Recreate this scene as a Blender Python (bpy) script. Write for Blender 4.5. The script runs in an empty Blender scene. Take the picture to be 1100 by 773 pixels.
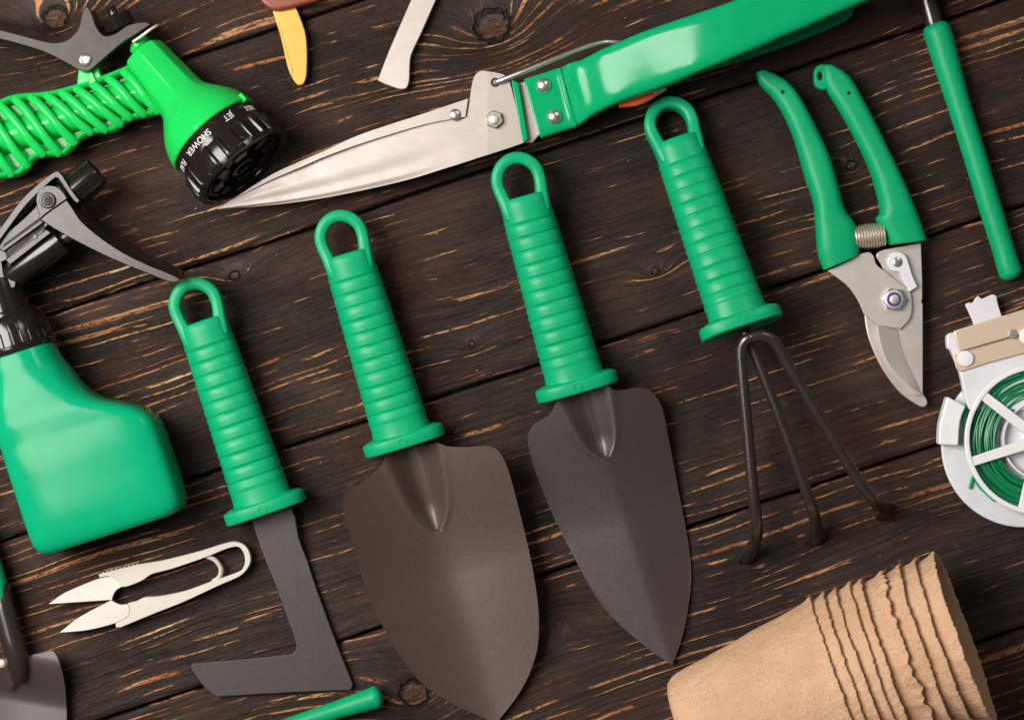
import bpy, bmesh, math, random
import numpy as np
from mathutils import Vector, Matrix, noise
random.seed(7)
U = 0.0005            # metres per photograph pixel at table height
D = 2600.0            # camera height in the same pixels (1.3 m)
scn = bpy.context.scene
C = scn.collection
# ------------------------------------------------------------------ camera
cd = bpy.data.cameras.new('camera'); cam = bpy.data.objects.new('camera', cd); C.objects.link(cam)
cam.location = (0, 0, D*U); cd.sensor_width = 36.0; cd.lens = 36.0*D/1100.0
cd.clip_start = 0.05; cd.clip_end = 20.0
scn.camera = cam
# ------------------------------------------------------------------ world
w = bpy.data.worlds.new('World'); scn.world = w; w.use_nodes = True
w.node_tree.nodes['Background'].inputs[0].default_value = (1.0, 0.90, 0.84, 1)
w.node_tree.nodes['Background'].inputs[1].default_value = 0.085
# ------------------------------------------------------------------ lamps (studio softboxes)
def area(name, loc, target, sx, sy, power, col=(1, .945, .895)):
    l = bpy.data.lights.new(name, 'AREA'); l.shape = 'RECTANGLE'; l.size = sx*U; l.size_y = sy*U
    l.energy = power; l.color = col
    o = bpy.data.objects.new(name, l); C.objects.link(o)
    o.location = Vector(loc)*U
    o.rotation_euler = (Vector(target)-Vector(loc)).to_track_quat('-Z', 'Y').to_euler()
    return o
area('softbox_key', (-1520, 420, 2250), (0, 0, 0), 1250, 1750, 29.0)
area('softbox_fill', (1300, 1900, 2600), (100, 0, 0), 700, 700, 3.0)
scn.view_settings.view_transform = 'Standard'
scn.view_settings.look = 'None'
scn.view_settings.exposure = 0.0
scn.cycles.use_denoising = True
scn.cycles.max_bounces = 8

# ================================================================== materials
def srgb(r, g, b):
    f = lambda c: (c/12.92 if c <= .04045 else ((c+.055)/1.055)**2.4)
    return (f(r/255), f(g/255), f(b/255), 1)
class NT:
    def __init__(s, name):
        s.m = bpy.data.materials.new(name); s.m.use_nodes = True
        s.t = s.m.node_tree; s.b = s.t.nodes['Principled BSDF']
        s.obj = s.n('ShaderNodeTexCoord').outputs['Object']
    def n(s, typ, **kw):
        x = s.t.nodes.new(typ)
        for k, v in kw.items(): setattr(x, k, v)
        return x
    def put(s, sock, v):
        if isinstance(v, bpy.types.NodeSocket): s.t.links.new(v, sock)
        else: sock.default_value = v
    def math(s, op, a, b=0.0, c=0.0, clamp=False):
        x = s.n('ShaderNodeMath', operation=op); x.use_clamp = clamp
        s.put(x.inputs[0], a); s.put(x.inputs[1], b); s.put(x.inputs[2], c)
        return x.outputs[0]
    def map(s, v, a, b, c=0.0, d=1.0):
        x = s.n('ShaderNodeMapRange', interpolation_type='SMOOTHSTEP')
        s.put(x.inputs[0], v); x.inputs[1].default_value = a; x.inputs[2].default_value = b
        x.inputs[3].default_value = c; x.inputs[4].default_value = d
        return x.outputs[0]
    def xyz(s, x, y, z=0.0):
        n = s.n('ShaderNodeCombineXYZ')
        for i, v in enumerate((x, y, z)): s.put(n.inputs[i], v)
        return n.outputs[0]
    def noise(s, vec, scale=1.0, detail=2.0, rough=.5, dist=0.0):
        n = s.n('ShaderNodeTexNoise'); s.put(n.inputs['Vector'], vec)
        n.inputs['Scale'].default_value = scale; n.inputs['Detail'].default_value = detail
        n.inputs['Roughness'].default_value = rough; n.inputs['Distortion'].default_value = dist
        return n.outputs['Fac']
    def mix(s, f, a, b, mode='MIX'):
        n = s.n('ShaderNodeMix', data_type='RGBA', blend_type=mode)
        s.put(n.inputs[0], f); s.put(n.inputs[6], a); s.put(n.inputs[7], b)
        return n.outputs[2]
    def bump(s, h, strength=.3, dist=.0005, nrm=None):
        n = s.n('ShaderNodeBump'); n.inputs['Strength'].default_value = strength
        n.inputs['Distance'].default_value = dist; s.put(n.inputs['Height'], h)
        if nrm is not None: s.put(n.inputs['Normal'], nrm)
        return n.outputs[0]
    def set(s, **kw):
        for k, v in kw.items(): s.put(s.b.inputs[k.replace('_', ' ')], v)
        return s.m

def plastic(name, col, rough=.38, col2=None, bump=.12, scale=900, spec=.5, coat=0.0, dust=.25):
    t = NT(name)
    n1 = t.noise(t.obj, 90, 3); n2 = t.noise(t.obj, scale, 2)
    c2 = col2 or tuple(min(1, c*.96) for c in col[:3])+(1,)
    base = t.mix(t.map(n1, .35, .65), col, c2)
    # scattered specks of dust
    vo = t.n('ShaderNodeTexVoronoi'); t.put(vo.inputs['Vector'], t.obj); vo.inputs['Scale'].default_value = 420
    sp = t.math('MULTIPLY', t.map(vo.outputs['Distance'], .07, .03), t.map(t.noise(t.obj, 60, 1), .56, .64))
    base = t.mix(t.math('MULTIPLY', sp, dust), base, (.75, .75, .68, 1))
    mp = t.n('ShaderNodeMapping'); t.put(mp.inputs[0], t.obj); mp.inputs['Rotation'].default_value = (0, 0, .7)
    mp.inputs['Scale'].default_value = (45, 1100, 300)
    sc = t.math('MULTIPLY', t.map(t.noise(mp.outputs[0], 1, 2), .72, .76), t.map(t.noise(t.obj, 70, 2), .50, .62))
    base = t.mix(t.math('MULTIPLY', sc, dust*.9), base, (.6, .6, .52, 1))
    r = t.map(t.noise(t.obj, 160, 4, .6), .3, .7, rough-.015, rough+.025)
    return t.set(Base_Color=base, Roughness=r, Specular_IOR_Level=spec, Coat_Weight=coat, Coat_Roughness=.06,
                 Normal=t.bump(n2, bump, .0002))
def metal(name, col, rough=.32, brush=(0, 0), bump=.1, metallic=1.0, ang=0.0, stain=None):
    t = NT(name)
    mp = t.n('ShaderNodeMapping'); t.put(mp.inputs[0], t.obj)
    mp.inputs['Rotation'].default_value = (0, 0, -ang); mp.inputs['Scale'].default_value = (60, 2600, 60)
    br = t.noise(mp.outputs[0], 1, 4, .6)
    n1 = t.noise(t.obj, 70, 4, .6)
    base = t.mix(t.map(n1, .3, .7), col, tuple(c*.95 for c in col[:3])+(1,))
    base = t.mix(t.math('MULTIPLY', t.map(br, .35, .7), .18), base, tuple(c*.72 for c in col[:3])+(1,))
    if stain: base = t.mix(t.math('MULTIPLY', t.map(t.noise(t.obj, 38, 5, .6), .56, .70), .35), base, stain)
    r = t.math('ADD', t.map(n1, .3, .7, rough-.02, rough+.03), t.map(br, .2, .8, -.02, .04))
    return t.set(Base_Color=base, Metallic=metallic, Roughness=r, Normal=t.bump(br, bump, .0001))

M = {}
M['green'] = plastic('green_plastic', (.003, .36, .150, 1), .36, spec=.24)
M['green_soft'] = plastic('green_vinyl', (.003, .35, .142, 1), .40, spec=.24, bump=.2, scale=1500)
M['bottle'] = plastic('bottle_plastic', (.003, .35, .158, 1), .17, bump=.02, dust=.1, spec=.15)
M['lime'] = plastic('lime_plastic', (.013, .56, .095, 1), .11, spec=.22, bump=.05, dust=.1)
M['enamel'] = plastic('green_enamel', (.003, .35, .135, 1), .15, bump=.12, scale=140, spec=.26, dust=.1)
M['black'] = plastic('black_plastic', (.010, .0075, .0065, 1), .24, bump=.08, dust=.3)
M['black_gloss'] = plastic('glossy_black_plastic', (.013, .0095, .008, 1), .17, bump=.05, dust=.3)
M['grey_plastic'] = plastic('charcoal_plastic', (.030, .021, .017, 1), .40, spec=.4, bump=.1, dust=.3)
M['head_plastic'] = plastic('brown_black_plastic', (.030, .020, .015, 1), .25, spec=.42, bump=.06, dust=.4)
M['cream'] = plastic('cream_plastic', (.58, .55, .47, 1), .42, dust=0)
M['white'] = plastic('white_plastic', (.74, .74, .79, 1), .40, dust=0)
M['white2'] = plastic('bright_white_plastic', (.85, .85, .85, 1), .35, dust=0)
M['orange'] = plastic('orange_plastic', (.75, .11, .025, 1), .35, dust=.1)
M['blue'] = plastic('blue_nylon', (.05, .06, .22, 1), .4, dust=0)
M['wire'] = plastic('green_wire_coating', (.004, .22, .085, 1), .3, dust=0)
M['hole'] = plastic('dark_recess', (.006, .005, .005, 1), .6, dust=0)  # near-black; on the small discs and strips it paints the shade of openings
M['steel'] = metal('brushed_steel', (.50, .452, .42, 1), .48, metallic=.8, ang=math.radians(20))
M['steel_blade'] = metal('blade_steel', (.46, .412, .380, 1), .50, metallic=.78, bump=.04, ang=math.radians(20), stain=(.45, .46, .48, 1))
M['steel2'] = metal('satin_steel', (.82, .76, .71, 1), .42, metallic=.8, ang=math.radians(75))
M['chrome'] = metal('polished_steel', (.74, .70, .67, 1), .27, metallic=.9, bump=.02)
M['nickel'] = metal('cream_nickel_plate', (.86, .70, .52, 1), .48, metallic=.55, ang=math.radians(18))
M['brass'] = metal('brass', (.50, .29, .07, 1), .40, metallic=.8, ang=math.radians(80))
M['spring'] = metal('spring_steel', (.85, .76, .64, 1), .35, metallic=.8)
M['ink'] = plastic('white_ink', (.75, .73, .70, 1), .5, dust=0)

def trowel_paint(name, col, rough, warm=0.0):
    t = NT(name)
    n1 = t.noise(t.obj, 26, 4, .6); n2 = t.noise(t.obj, 1500, 3, .8)
    base = t.mix(t.map(n1, .3, .7), col, tuple(c*.92 for c in col[:3])+(1,))
    base = t.mix(t.math('MULTIPLY', t.map(n2, .5, .66), .28), base, tuple(min(1, c*2.0+.01) for c in col[:3])+(1,))
    vo = t.n('ShaderNodeTexVoronoi'); t.put(vo.inputs['Vector'], t.obj); vo.inputs['Scale'].default_value = 260
    sp = t.math('MULTIPLY', t.map(vo.outputs['Distance'], .06, .02), t.map(t.noise(t.obj, 40, 1), .5, .6))
    base = t.mix(t.math('MULTIPLY', sp, .6), base, (.45, .40, .36, 1))
    # a few fine scratches
    mp = t.n('ShaderNodeMapping'); t.put(mp.inputs[0], t.obj); mp.inputs['Rotation'].default_value = (0, 0, 1.2)
    mp.inputs['Scale'].default_value = (30, 900, 30)
    sc = t.math('MULTIPLY', t.map(t.noise(mp.outputs[0], 1, 2), .74, .78), t.map(t.noise(t.obj, 55, 2), .5, .65))
    base = t.mix(t.math('MULTIPLY', sc, .35), base, (.32, .28, .26, 1))
    r = t.map(t.noise(t.obj, 500, 4), .3, .7, rough-.02, rough+.03)
    return t.set(Base_Color=base, Roughness=r, Specular_IOR_Level=.95, Metallic=0.0, Normal=t.bump(n2, .22, .00015))
M['paint'] = trowel_paint('hammered_grey_paint', (.064, .039, .030, 1), .40)
M['paint2'] = trowel_paint('smooth_grey_paint', (.045, .033, .032, 1), .38)
M['paint3'] = trowel_paint('dark_grey_paint', (.032, .023, .022, 1), .42)
M['rod'] = trowel_paint('brown_grey_rod_paint', (.024, .017, .014, 1), .24)
M['rosewood'] = (lambda t: t.set(Base_Color=t.mix(t.noise(t.xyz(t.noise(t.obj, 60), t.noise(t.obj, 400), 0), 3, 3), (.30, .055, .03, 1), (.14, .03, .02, 1)), Roughness=.3, Coat_Weight=.3))(NT('red_brown_wood'))

def peat():
    t = NT('moulded_peat_fibre')
    n1 = t.noise(t.obj, 45, 5, .6); n2 = t.noise(t.obj, 300, 7, .78); n3 = t.noise(t.obj, 900, 3, .7)
    base = t.mix(t.map(n1, .3, .7), (.79, .51, .325, 1), (.70, .42, .245, 1))
    base = t.mix(t.math('MULTIPLY', t.map(n2, .52, .72), .6), base, (.86, .60, .40, 1))
    base = t.mix(t.math('MULTIPLY', t.map(n3, .57, .66), .55), base, (.34, .18, .09, 1))
    h = t.math('ADD', t.math('MULTIPLY', n2, 1.0), t.math('MULTIPLY', n3, .4))
    return t.set(Base_Color=base, Roughness=.88, Specular_IOR_Level=.2, Normal=t.bump(h, 1.0, .0016))
M['peat'] = peat()

TH = math.radians(18.2)
KN = [  # photo x, y, size along, size across, ring amplitude, core radius
    (530, 28, 62, 42, 40, 17), (252, 296, 30, 16, 16, 5), (507, 369, 14, 9, 7, 3), (704, 291, 26, 13, 12, 4),
    (915, 178, 24, 14, 12, 5), (446, 745, 52, 36, 34, 14), (60, 20, 70, 44, 38, 12), (600, 668, 40, 26, -20, 0),
    (905, 20, 40, 18, 14, 0), (818, 610, 60, 22, 7, 0), (1010, 560, 60, 20, -12, 0), (420, 330, 50, 16, -10, 0)]
def wood():
    t = NT('worn_black_stained_wood')
    sep = t.n('ShaderNodeSeparateXYZ'); t.put(sep.inputs[0], t.obj)
    X = t.math('MULTIPLY', sep.outputs[0], 1/U); Y = t.math('MULTIPLY', sep.outputs[1], 1/U)
    c, s = math.cos(TH), math.sin(TH)
    u = t.math('ADD', t.math('MULTIPLY', X, c), t.math('MULTIPLY', Y, s))
    v = t.math('SUBTRACT', t.math('MULTIPLY', Y, c), t.math('MULTIPLY', X, s))
    at = t.n('ShaderNodeAttribute', attribute_name='plank_seed'); seed = at.outputs['Fac']
    # slow wander of the grain
    wob = t.noise(t.xyz(t.math('MULTIPLY', u, .0022), t.math('MULTIPLY', v, .006), seed), 1, 3, .5)
    g = t.math('ADD', v, t.math('MULTIPLY', t.math('SUBTRACT', wob, .5), 42))
    wob2 = t.noise(t.xyz(t.math('MULTIPLY', u, .018), t.math('MULTIPLY', v, .03), seed), 1, 2, .5)
    g = t.math('ADD', g, t.math('MULTIPLY', t.math('SUBTRACT', wob2, .5), 4))
    core = 0.0; near = 0.0
    for (px, py, su, sv, amp, rc) in KN:
        wx, wy = px-550, 386.5-py
        ku, kv = wx*c+wy*s, wy*c-wx*s
        du = t.math('DIVIDE', t.math('SUBTRACT', u, ku), su); dv = t.math('DIVIDE', t.math('SUBTRACT', v, kv), sv)
        rr = t.math('ADD', t.math('MULTIPLY', du, du), t.math('MULTIPLY', dv, dv))
        e = t.math('EXPONENT', t.math('MULTIPLY', t.math('SQRT', rr), -1.1))
        g = t.math('ADD', g, t.math('MULTIPLY', e, amp*1.9))
        if rc:
            k2 = t.math('SQRT', t.math('ADD', t.math('POWER', t.math('SUBTRACT', u, ku), 2.0), t.math('MULTIPLY', t.math('POWER', t.math('SUBTRACT', v, kv), 2.0), 1.3)))
            k2 = t.math('ADD', k2, t.math('MULTIPLY', t.math('SUBTRACT', t.noise(t.xyz(t.math('MULTIPLY', u, .15), t.math('MULTIPLY', v, .15), 3.0)), .5), rc*.8))
            core = t.math('MAXIMUM', core, t.map(k2, rc*1.05, rc*.75))
            ringm = t.math('MULTIPLY', t.map(k2, rc*1.4, rc*1.15), t.map(k2, rc*.85, rc*1.05))
            near = t.math('MAXIMUM', near, ringm)
    gs = t.math('ADD', g, t.math('MULTIPLY', seed, 37.0))
    # year rings of varying width
    warp = t.noise(t.xyz(0.0, t.math('MULTIPLY', gs, .035), seed), 1, 3, .6)
    ph = t.math('ADD', t.math('MULTIPLY', gs, .62), t.math('MULTIPLY', warp, 22.0))
    ring = t.math('MULTIPLY_ADD', t.math('SINE', ph), .5, .5)
    crest = t.map(ring, .84, .97)
    fib = t.noise(t.xyz(t.math('MULTIPLY', u, .022), t.math('MULTIPLY', gs, .75), seed), 1, 4, .65)
    fine = t.noise(t.xyz(t.math('MULTIPLY', u, .06), t.math('MULTIPLY', gs, 1.1), seed), 1, 3, .7)
    blot = t.noise(t.xyz(t.math('MULTIPLY', u, .0065), t.math('MULTIPLY', v, .015), seed), 1, 3, .6)
    dash = t.noise(t.xyz(t.math('MULTIPLY', u, .0115), t.math('MULTIPLY', gs, .13), t.math('ADD', seed, 5.0)), 1, 3, .6)
    speck = t.noise(t.xyz(t.math('MULTIPLY', u, .12), t.math('MULTIPLY', v, .4), 7.0), 1, 4, .7)
    # wear on the crests of the rings, broken into dashes
    zone = t.noise(t.xyz(t.math('MULTIPLY', u, .0032), t.math('MULTIPLY', v, .0085), t.math('ADD', seed, 61.0)), 1, 2)
    d1 = t.math('ADD', dash, t.math('MULTIPLY', t.math('SUBTRACT', blot, .5), .40))
    d1 = t.math('ADD', d1, t.math('MULTIPLY', t.math('SUBTRACT', zone, .5), .55))
    wear = t.math('MULTIPLY', t.math('MULTIPLY', crest, t.map(d1, .51, .565)), t.map(speck, .38, .50))
    # stronger bare patches (follow long thin splinters)
    spl = t.noise(t.xyz(t.math('MULTIPLY', u, .011), t.math('MULTIPLY', gs, .16), t.math('ADD', seed, 11.0)), 1, 4, .62)
    bare = t.math('MULTIPLY', t.math('MULTIPLY', t.map(spl, .69, .715), t.map(fib, .40, .52)), t.map(speck, .36, .50))
    mask = t.math('MAXIMUM', wear, bare, clamp=True)
    # base stain
    base = t.mix(t.map(fib, .3, .7), (.0095, .0060, .0046, 1), (.041, .0245, .018, 1))
    base = t.mix(t.math('MULTIPLY', t.map(blot, .40, .70), .65), base, (.072, .041, .029, 1))
    base = t.mix(t.math('MULTIPLY', t.map(t.noise(t.xyz(t.math('MULTIPLY', u, .0035), t.math('MULTIPLY', v, .009), 51.0), 1, 2), .52, .38), .6), base, (.012, .008, .0062, 1))
    base = t.mix(t.math('MULTIPLY', t.map(fine, .56, .70), .35), base, (.085, .058, .045, 1))
    base = t.mix(t.math('MULTIPLY', t.map(ring, .45, .0), .30), base, (.009, .0065, .006, 1))
    red = t.map(t.noise(t.xyz(t.math('MULTIPLY', u, .0045), t.math('MULTIPLY', v, .012), 23.0), 1, 2), .5, .68)
    base = t.mix(t.math('MULTIPLY', red, .30), base, (.070, .022, .013, 1))
    hue = t.noise(t.xyz(t.math('MULTIPLY', u, .01), t.math('MULTIPLY', v, .05), 31.0), 1, 3)
    tan = t.mix(t.map(hue, .35, .6), (.36, .115, .042, 1), (.55, .27, .12, 1))
    tan = t.mix(t.map(hue, .62, .72), tan, (.74, .52, .32, 1))
    col = t.mix(t.math('MULTIPLY', mask, .92), base, tan)
    # grey dust / paint abrasion
    ab = t.math('MULTIPLY', t.map(t.noise(t.xyz(t.math('MULTIPLY', u, .35), t.math('MULTIPLY', v, .6), 41.0), 1, 3, .7), .60, .72), t.map(blot, .4, .6))
    col = t.mix(t.math('MULTIPLY', ab, .22), col, (.22, .17, .14, 1))
    vo = t.n('ShaderNodeTexVoronoi'); t.put(vo.inputs['Vector'], t.xyz(t.math('MULTIPLY', u, .045), t.math('MULTIPLY', v, .06), 0.0)); vo.inputs['Scale'].default_value = 1
    dot = t.math('MULTIPLY', t.map(vo.outputs['Distance'], .055, .03), t.map(t.noise(t.xyz(t.math('MULTIPLY', u, .02), t.math('MULTIPLY', v, .02), 2.0)), .55, .62))
    col = t.mix(t.math('MULTIPLY', dot, .7), col, (.5, .46, .42, 1))
    col = t.mix(t.math('MULTIPLY', core, .7), col, t.mix(t.map(speck, .4, .6), (.030, .018, .014, 1), (.13, .065, .04, 1)))
    col = t.mix(near, col, (.006, .004, .004, 1))
    h = t.math('ADD', t.math('MULTIPLY', ring, .6), t.math('MULTIPLY', fib, 1.3))
    h = t.math('ADD', h, t.math('MULTIPLY', fine, .55))
    h = t.math('ADD', h, t.math('MULTIPLY', mask, .35))
    h = t.math('SUBTRACT', h, t.math('MULTIPLY', near, 1.6))
    r = t.math('ADD', t.map(fib, .2, .8, .60, .42), t.math('MULTIPLY', mask, .15))
    return t.set(Base_Color=col, Roughness=r, Specular_IOR_Level=.24, Normal=t.bump(h, .75, .0009))
M['wood'] = wood()

# ================================================================== geometry helpers (photo pixels -> metres)
V = Vector
def P(x, y, z=0.0):
    """photo pixel seen at height z (px above the table) -> point in table space"""
    k = 1-z/D
    return V(((x-550)*k, (386.5-y)*k, z))
class G:
    def __init__(s): s.v = []; s.f = []
    def add(s, vs, fs):
        n = len(s.v); s.v += [tuple(p) for p in vs]; s.f += [tuple(i+n for i in f) for f in fs]; return s
def mk(name, g, mat, parent=None, base=None, bevel=0.0, seg=2, sharp=35, sub=0, solid=0.0, weld=False):
    b = base if base is not None else (parent['_b'] if parent is not None else (0, 0, 0))
    b = V(b)
    me = bpy.data.meshes.new(name)
    me.from_pydata([tuple((V(p)-b)*U) for p in g.v], [], g.f); me.update()
    bm = bmesh.new(); bm.from_mesh(me)
    if weld: bmesh.ops.remove_doubles(bm, verts=bm.verts, dist=.02*U)
    bmesh.ops.recalc_face_normals(bm, faces=bm.faces); bm.to_mesh(me); bm.free()
    me.polygons.foreach_set('use_smooth', [True]*len(me.polygons))
    me.set_sharp_from_angle(angle=math.radians(sharp))
    me.materials.append(mat if not isinstance(mat, str) else M[mat])
    o = bpy.data.objects.new(name, me); C.objects.link(o)
    if parent is None: o.location = b*U
    else: o.parent = parent
    o['_b'] = tuple(b)
    if bevel:
        m = o.modifiers.new('bevel', 'BEVEL'); m.width = bevel*U; m.segments = seg; m.limit_method = 'ANGLE'
        m.angle_limit = math.radians(40); m.harden_normals = False
    if sub:
        m = o.modifiers.new('sub', 'SUBSURF'); m.levels = sub; m.render_levels = sub
    return o
def thing(name, label, cat, base, group=None):
    o = bpy.data.objects.new(name, None); C.objects.link(o); o.empty_display_size = .01
    o.location = V(base)*U; o['_b'] = tuple(base); o['label'] = label; o['category'] = cat
    if group: o['group'] = group
    return o
def cr(pts, m, closed=False, sharp=()):
    """Catmull-Rom through tuples of any size, m steps per span; indices in sharp keep a corner"""
    A = [np.array(p, float) for p in pts]; n = len(A); out = []
    def tan(i):
        if i % n in sharp: return np.zeros_like(A[0])
        if closed: return (A[(i+1) % n]-A[(i-1) % n])*.5
        return (A[min(i+1, n-1)]-A[max(i-1, 0)])*.5
    spans = n if closed else n-1
    for i in range(spans):
        a, b = A[i], A[(i+1) % n]; ta, tb = tan(i), tan(i+1)
        L = np.linalg.norm((b-a)[:2])
        for tt in (ta, tb):
            l = np.linalg.norm(tt[:2])
            if l > L: tt *= L/l
        for k in range(m):
            t = k/m; t2 = t*t; t3 = t2*t
            out.append((2*t3-3*t2+1)*a+(t3-2*t2+t)*ta+(-2*t3+3*t2)*b+(t3-t2)*tb)
    if not closed: out.append(A[-1])
    return [tuple(float(c) for c in p) for p in out]
def frames(pts):
    pts = [V(p) for p in pts]; n = len(pts)
    T = [(pts[min(i+1, n-1)]-pts[max(i-1, 0)]).normalized() for i in range(n)]
    up = V((0, 0, 1)) if abs(T[0].z) < .9 else V((1, 0, 0))
    N = []; cur = (up-T[0]*up.dot(T[0])).normalized()
    for i in range(n):
        cur = (cur-T[i]*cur.dot(T[i])).normalized(); N.append(cur)
    return pts, T, N
def tube(pts, rad, n=16, flat=1.0, cap=True, g=None):
    """round-ended tube; rad = number or list; flat scales the z-ish radius"""
    g = g or G(); pts, T, N = frames(pts); k = len(pts)
    R = [rad]*k if isinstance(rad, (int, float)) else list(rad)
    rings = []
    def ring(c, t, nn, ra, rb):
        b = t.cross(nn); return [c+b*(ra*math.cos(a))+nn*(rb*math.sin(a)) for a in [2*math.pi*j/n for j in range(n)]]
    if cap:
        for q in (5, 30, 60): 
            a = math.radians(q); rings.append(ring(pts[0]-T[0]*(R[0]*math.cos(a)*.6), T[0], N[0], R[0]*math.sin(a), R[0]*math.sin(a)*flat))
    for i in range(k): rings.append(ring(pts[i], T[i], N[i], R[i], R[i]*flat))
    if cap:
        for q in (60, 30, 5):
            a = math.radians(q); rings.append(ring(pts[-1]+T[-1]*(R[-1]*math.cos(a)*.6), T[-1], N[-1], R[-1]*math.sin(a), R[-1]*math.sin(a)*flat))
    return skin(rings, g)
def skin(rings, g=None, caps=True, closed=True):
    g = g or G(); n = len(rings[0]); vs = [p for r in rings for p in r]; fs = []
    for i in range(len(rings)-1):
        for j in range(n if closed else n-1):
            a, b = i*n+j, i*n+(j+1) % n; fs.append((a, b, b+n, a+n))
    if caps: fs.append(tuple(range(n))); m = (len(rings)-1)*n; fs.append(tuple(range(m+n-1, m-1, -1)))
    return g.add(vs, fs)
def lathe(O, ax, prof, n=48, mod=None, up=V((0, 0, 1)), g=None, caps=True):
    """prof = [(t, r_side, r_up)]"""
    O = V(O); a = V(ax).normalized(); s = a.cross(up).normalized(); q = s.cross(a).normalized(); rings = []
    for p in prof:
        t, rx = p[0], p[1]; ry = p[2] if len(p) > 2 else rx; r = []
        for j in range(n):
            f = 2*math.pi*j/n; k = mod(f, t) if mod else 0.0
            r.append(O+a*t+s*((rx+k)*math.cos(f))+q*((ry+k)*math.sin(f)))
        rings.append(r)
    return skin(rings, g, caps)
def disc(O, ax, r, h, n=32, dome=0.0, g=None):
    pr = [(0, r), (h*.7, r), (h*.9, r*.96), (h, r*.86)]
    if dome: pr = [(0, r)]+[(h*.3+dome*math.sin(math.radians(q)), r*math.cos(math.radians(q))) for q in (0, 15, 30, 45, 60, 75, 86)]
    up = V((0, 0, 1)) if abs(V(ax).normalized().z) < .9 else V((0, 1, 0))
    return lathe(O, ax, pr, n, up=up, g=g)
def tri2d(loops):
    """fill 2-D loops (outer first, then holes); returns verts, tris"""
    bm = bmesh.new(); al = []
    for lp in loops:
        vs = [bm.verts.new((p[0], p[1], 0)) for p in lp]; al += vs
        for i in range(len(vs)): bm.edges.new((vs[i], vs[(i+1) % len(vs)]))
    bm.verts.index_update()
    r = bmesh.ops.triangle_fill(bm, use_beauty=True, use_dissolve=False, edges=bm.edges[:])
    fs = [tuple(v.index for v in f.verts) for f in bm.faces]; bm.free(); return fs
def prism(loop, z0, z1, holes=(), zf=None, g=None, raw=False):
    """loop in photo px; flat plate from z0 to z1 (px); zf(x, y) adds height"""
    zm = (z0+z1)/2; g = g or G()
    def cv(l):
        o = []
        for p in l:
            dz = zf(p[0], p[1]) if zf else 0.0
            q = P(p[0], p[1], zm+dz) if not raw else V((p[0], p[1], 0)); o.append((q.x, q.y, dz))
        return o
    loops = [cv(loop)]+[cv(h) for h in holes]
    fs = tri2d(loops) if holes else None
    vs = [q for l in loops for q in l]; n = len(vs)
    top = [(x, y, z1+dz) for x, y, dz in vs]; bot = [(x, y, z0+dz) for x, y, dz in vs]
    F = []
    if fs is None: F += [tuple(range(n)), tuple(range(2*n-1, n-1, -1))]
    else: F += fs+[tuple(i+n for i in f[::-1]) for f in fs]
    k = 0
    for l in loops:
        m = len(l)
        for i in range(m): a, b = k+i, k+(i+1) % m; F.append((a, b, b+n, a+n))
        k += m
    return g.add(top+bot, F)
def circ(x, y, r, n=24, ry=None): return [(x+r*math.cos(2*math.pi*i/n), y+(ry or r)*math.sin(2*math.pi*i/n)) for i in range(n)]
def ribbon(L, R, zc, hz, m=5, ex=3.0, n=28, c0=.5, c1=.5, g=None, bend=None):
    """solid between photo edges L and R; zc centre height, hz half thickness per station"""
    k = len(L)
    zc = [zc]*k if isinstance(zc, (int, float)) else zc; hz = [hz]*k if isinstance(hz, (int, float)) else hz
    S = cr([tuple(L[i])+tuple(R[i])+(zc[i], hz[i]) for i in range(k)], m)
    rings = []
    def sec(s, sc=1.0, off=V((0, 0, 0))):
        a = P(s[0], s[1], s[4]); b = P(s[2], s[3], s[4]); c = (a+b)/2+off; h = (b-a)/2*sc; r = []
        for j in range(n):
            f = 2*math.pi*j/n; cc, ss = math.cos(f), math.sin(f); e = 2/ex
            r.append(c+h*(math.copysign(abs(cc)**e, cc))+V((0, 0, 1))*(s[5]*sc*math.copysign(abs(ss)**e, ss)))
        return r
    def mid(s): return (P(s[0], s[1], s[4])+P(s[2], s[3], s[4]))/2
    d0 = (mid(S[0])-mid(S[1])).normalized(); d1 = (mid(S[-1])-mid(S[-2])).normalized()
    w0 = (P(*S[0][0:2])-P(*S[0][2:4])).length/2; w1 = (P(*S[-1][0:2])-P(*S[-1][2:4])).length/2
    QS = (6, 25, 45, 65)
    if c0:
        for q in QS: a = math.radians(q); rings.append(sec(S[0], math.sin(a) if c0 > .3 else 1-(1-math.sin(a))*c0, d0*(w0*c0*math.cos(a))))
    for s in S: rings.append(sec(s))
    if c1:
        for q in QS[::-1]: a = math.radians(q); rings.append(sec(S[-1], math.sin(a) if c1 > .3 else 1-(1-math.sin(a))*c1, d1*(w1*c1*math.cos(a))))
    return skin(rings, g)
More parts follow.
